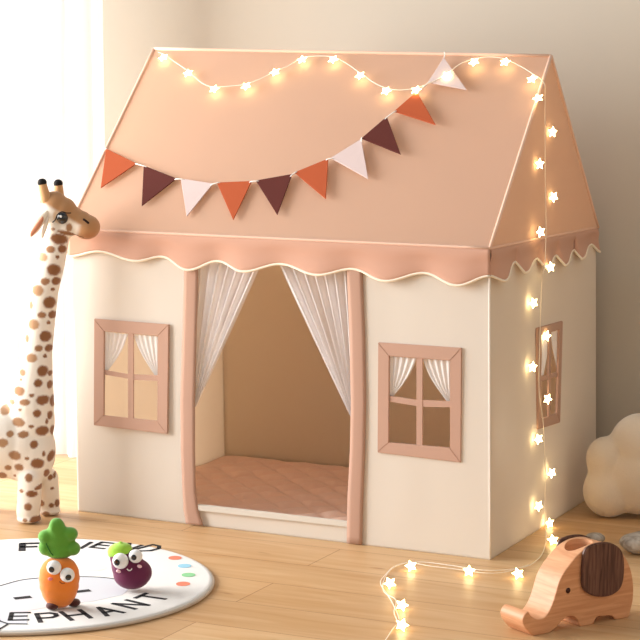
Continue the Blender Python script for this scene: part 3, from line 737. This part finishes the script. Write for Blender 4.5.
# ears
def ear(pts, w, th, label=None):
    bm = bmesh.new(); P = catmull(pts, 8); nP = len(P)-1
    for i, p in enumerate(P):
        t = i/nP; r = w*math.sin(math.pi*(.12+.8*t))**.8
        ell(bm, p, (r, th, r), ROTV, 14)
    return blob('ear', bm, plushmat('cream_plush', (238,226,208)), gir, .0022, 3)
e1 = ear([gp(47,212,-.034), gp(41,220,-.040), gp(35,229,-.042), gp(30.5,235.5,-.040)], 4.6/gS, .006)
bm = bmesh.new(); P = catmull([gp(42.5,219,-.046), gp(37,227,-.048), gp(31.5,234,-.046)], 6)
for i, p in enumerate(P): ell(bm, p, (2.3/gS*math.sin(math.pi*(.15+.75*i/len(P))), .003, 2.6/gS), ROTV, 12)
obj('ear_lining', bm, mat('pink_brown_lining', (196,132,102), .9), e1)
e2 = ear([gp(48,217,-.036), gp(46,224,-.041), gp(43.5,232,-.040), gp(42,238,-.036)], 2.4/gS, .005)
# tail
bm = bmesh.new(); capsule(bm, gp(-70,440,0), gp(-80,500,0), .006, .005); blob('tail', bm, tan, gir, .0028, 3)

# ------------------------------------------------------------------ cloud pillow
pb = flr(622, 517); pS = 357; pp = frame_pt(pb, pS)
def cp2(px, py, d=0): return hit(px, py, pb+EF*d, EF)
bm = bmesh.new()
for x, y, rx, rz, rd in [(a_, b_+3, c_, d_, e_) for a_, b_, c_, d_, e_ in ((609,487,26,27,.062),(606,455,20,22,.052),(606,470,18,20,.05),(641,441,31,31,.075),(645,470,42,38,.085),(640,487,30,24,.07),(684,448,38,40,.08),(715,470,36,34,.07),(680,486,40,25,.075),(716,488,28,25,.06))]:
    ell(bm, cp2(x, y), (rx/pS, rd, rz/pS), ROTV)
o = blob('cloud_pillow', bm, mat('boucle_cream', (228,212,190), .95, sheen=.4, bump=('noise', 260, .5, .003)), None, .005, 34)
zmin = min(v.co.z for v in o.data.vertices); o.location.z -= zmin
tag(o, 'cream puffy cloud-shaped pillow leaning behind the tent by the wall', 'pillow')

# ------------------------------------------------------------------ wooden elephant phone holder
A0, A1 = flr(543, 634.2), flr(628, 617.5)
ux = (A1-A0).normalized(); nrm = Vector((ux.y, -ux.x, 0))
if nrm.dot(EF) > 0: nrm = -nrm
bk = -nrm
def one(px, py, off=0): return hit(px, py, A0+nrm*off, nrm)
eleph = thing('elephant_phone_holder', 'carved beech wood elephant phone holder with walnut ears on floor', 'phone holder', (A0+A1)/2)
beech = mat('beech_wood', (224,164,120), .5, spec=.35); nt = beech.node_tree
def grain(m, c1, c2, scale, vec):
    nt = m.node_tree; N = nt.nodes; L = nt.links
    tc = N.new('ShaderNodeTexCoord'); mp = N.new('ShaderNodeMapping'); mp.inputs['Scale'].default_value = vec; L.new(tc.outputs['Object'], mp.inputs[0])
    n = N.new('ShaderNodeTexNoise'); n.inputs['Scale'].default_value = scale; n.inputs['Detail'].default_value = 5; n.inputs['Distortion'].default_value = .6; L.new(mp.outputs[0], n.inputs[0])
    r = N.new('ShaderNodeValToRGB'); r.color_ramp.elements[0].position = .35; r.color_ramp.elements[1].position = .65; r.color_ramp.elements[0].color = lin(c1); r.color_ramp.elements[1].color = lin(c2)
    L.new(n.outputs['Fac'], r.inputs[0]); L.new(r.outputs[0], N['Principled BSDF'].inputs['Base Color'])
grain(beech, (204,144,102), (222,166,124), 9, (1, 1, 14))
walnut = mat('walnut_wood', (92,60,48), .5, spec=.35); grain(walnut, (74,46,38), (118,82,68), 16, (9, 9, .8))
near = [(528.7,611.3),(531,615.5),(535,618.3),(540,619.3),(545,617),(549.5,611),(553.5,602),(556.5,592),(559.5,582),(564,573),(570,564.5),(577,556),(585,549),(593,545),(603,543.3),(612,545),(620,550.5),(627,560),(631.5,572),(633.5,586),(633,600),(630.5,611),(628,616.8),(617,618.8),(612,615.8),(604,616),(597,617),(592.5,622.5),(581,626),(578,620.5),(573.5,616.5),(567.5,617),(561.5,621.5),(555.5,628),(548.5,633),(541,635.2),(534,634.6),(529,632),(525.5,628),(523.2,623),(523.2,618.5),(525.5,614)]
W_ = .078
poly = [one(*q) for q in near]
t0 = one(528.7, 611.3); t1 = hit(502.5, 598.8, (0,0,t0.z), (0,0,1)); print('skew', (t1-t0).length, math.degrees((t1-t0).angle(bk)), math.degrees((t1-t0).angle(ux)))
for p in poly:
    p.z = max(p.z, 0) if p.z > .006 else 0.0
pc = catmull(poly+[poly[0]], 3)[:-1]
for p in pc: p.z = max(p.z, 0)
bm = bmesh.new(); prism(bm, pc, bk*W_)
body = obj('body', bm, beech, eleph, False)
bv = body.modifiers.new('b', 'BEVEL'); bv.width = .0022; bv.segments = 2; bv.limit_method = 'ANGLE'; bv.angle_limit = math.radians(40)
# pen well cut into the back
cm = bmesh.new(); cc = one(590, 556)+bk*W_/2
for k in range(2): pass
bmesh.ops.create_cone(cm, cap_ends=True, segments=40, radius1=.026, radius2=.030, depth=.11, matrix=Matrix.Translation((cc.x, cc.y, cc.z+.004)) @ Matrix.LocRotScale(None, Matrix((ux, bk, Vector((0,0,1)))).transposed(), Vector((1.15, 1, 1))))
cut = obj('cutter', cm, beech)
bo = body.modifiers.new('c', 'BOOLEAN'); bo.object = cut; bo.operation = 'DIFFERENCE'; bo.solver = 'EXACT'
bake(body)
for p_ in body.data.polygons: p_.use_smooth = False
bpy.data.objects.remove(cut)
earp = [(581.5,553.5),(584,547.5),(590,544),(598,542),(607,542),(615,545.5),(620,551.5),(622,561),(621.7,575),(619.5,585),(614.5,591.5),(606,595.5),(596,596),(588,593.8),(582,589),(580,581),(580.3,567)]
for base_off, d in ((0.0, nrm*.009), (None, bk*.009)):
    P = [one(*q, 0) for q in earp]
    if base_off is None: P = [p+bk*W_ for p in P]
    P = catmull(P+[P[0]], 4)[:-1]; bm = bmesh.new(); prism(bm, P, d)
    bmesh.ops.bevel(bm, geom=[e for e in bm.edges if len(e.link_faces) == 2 and e.calc_face_angle(0) > .9], offset=.0025, segments=3, affect='EDGES')
    obj('ear', bm, walnut, eleph, False)
bm = bmesh.new(); bmesh.ops.create_cone(bm, cap_ends=True, segments=24, radius1=.0062, radius2=.0055, depth=.002, matrix=Matrix.Translation(one(568, 590.5, .0005)) @ (-nrm).to_track_quat('Z', 'Y').to_matrix().to_4x4())
obj('eye', bm, mat('dark_eye', (70,34,24), .5), eleph)

# ------------------------------------------------------------------ pale pebbles behind the elephant
stone = mat('pale_veined_stone', (178,168,156), .7, bump=('noise', 45, .8, .006)); grain(stone, (140,128,116), (196,188,176), 30, (1, 3, 1))
def pebble(px, py, rx, ry, rz, label, seed):
    c = flr(px, py); bm = bmesh.new(); ell(bm, Vector((0,0,rz)), (rx, ry, rz), ROTV, 36)
    for v in bm.verts: 
        h = noise.noise(Vector((v.co.x*30+seed, v.co.y*30, v.co.z*30))); v.co += v.normal*0 + (v.co-Vector((0,0,rz)))*.12*h
    for v in bm.verts: v.co.z = max(v.co.z, 0)
    o = obj('pebble', bm, stone); o.location = c; tag(o, label, 'pebble', 'pale pebbles behind the wooden elephant')
pebble(640, 554, .052, .040, .028, 'pale grey wrinkled pebble right of the wooden elephant, larger one', 1)
pebble(595, 543.5, .026, .022, .0145, 'pale grey small pebble just behind the wooden elephant ear', 4)
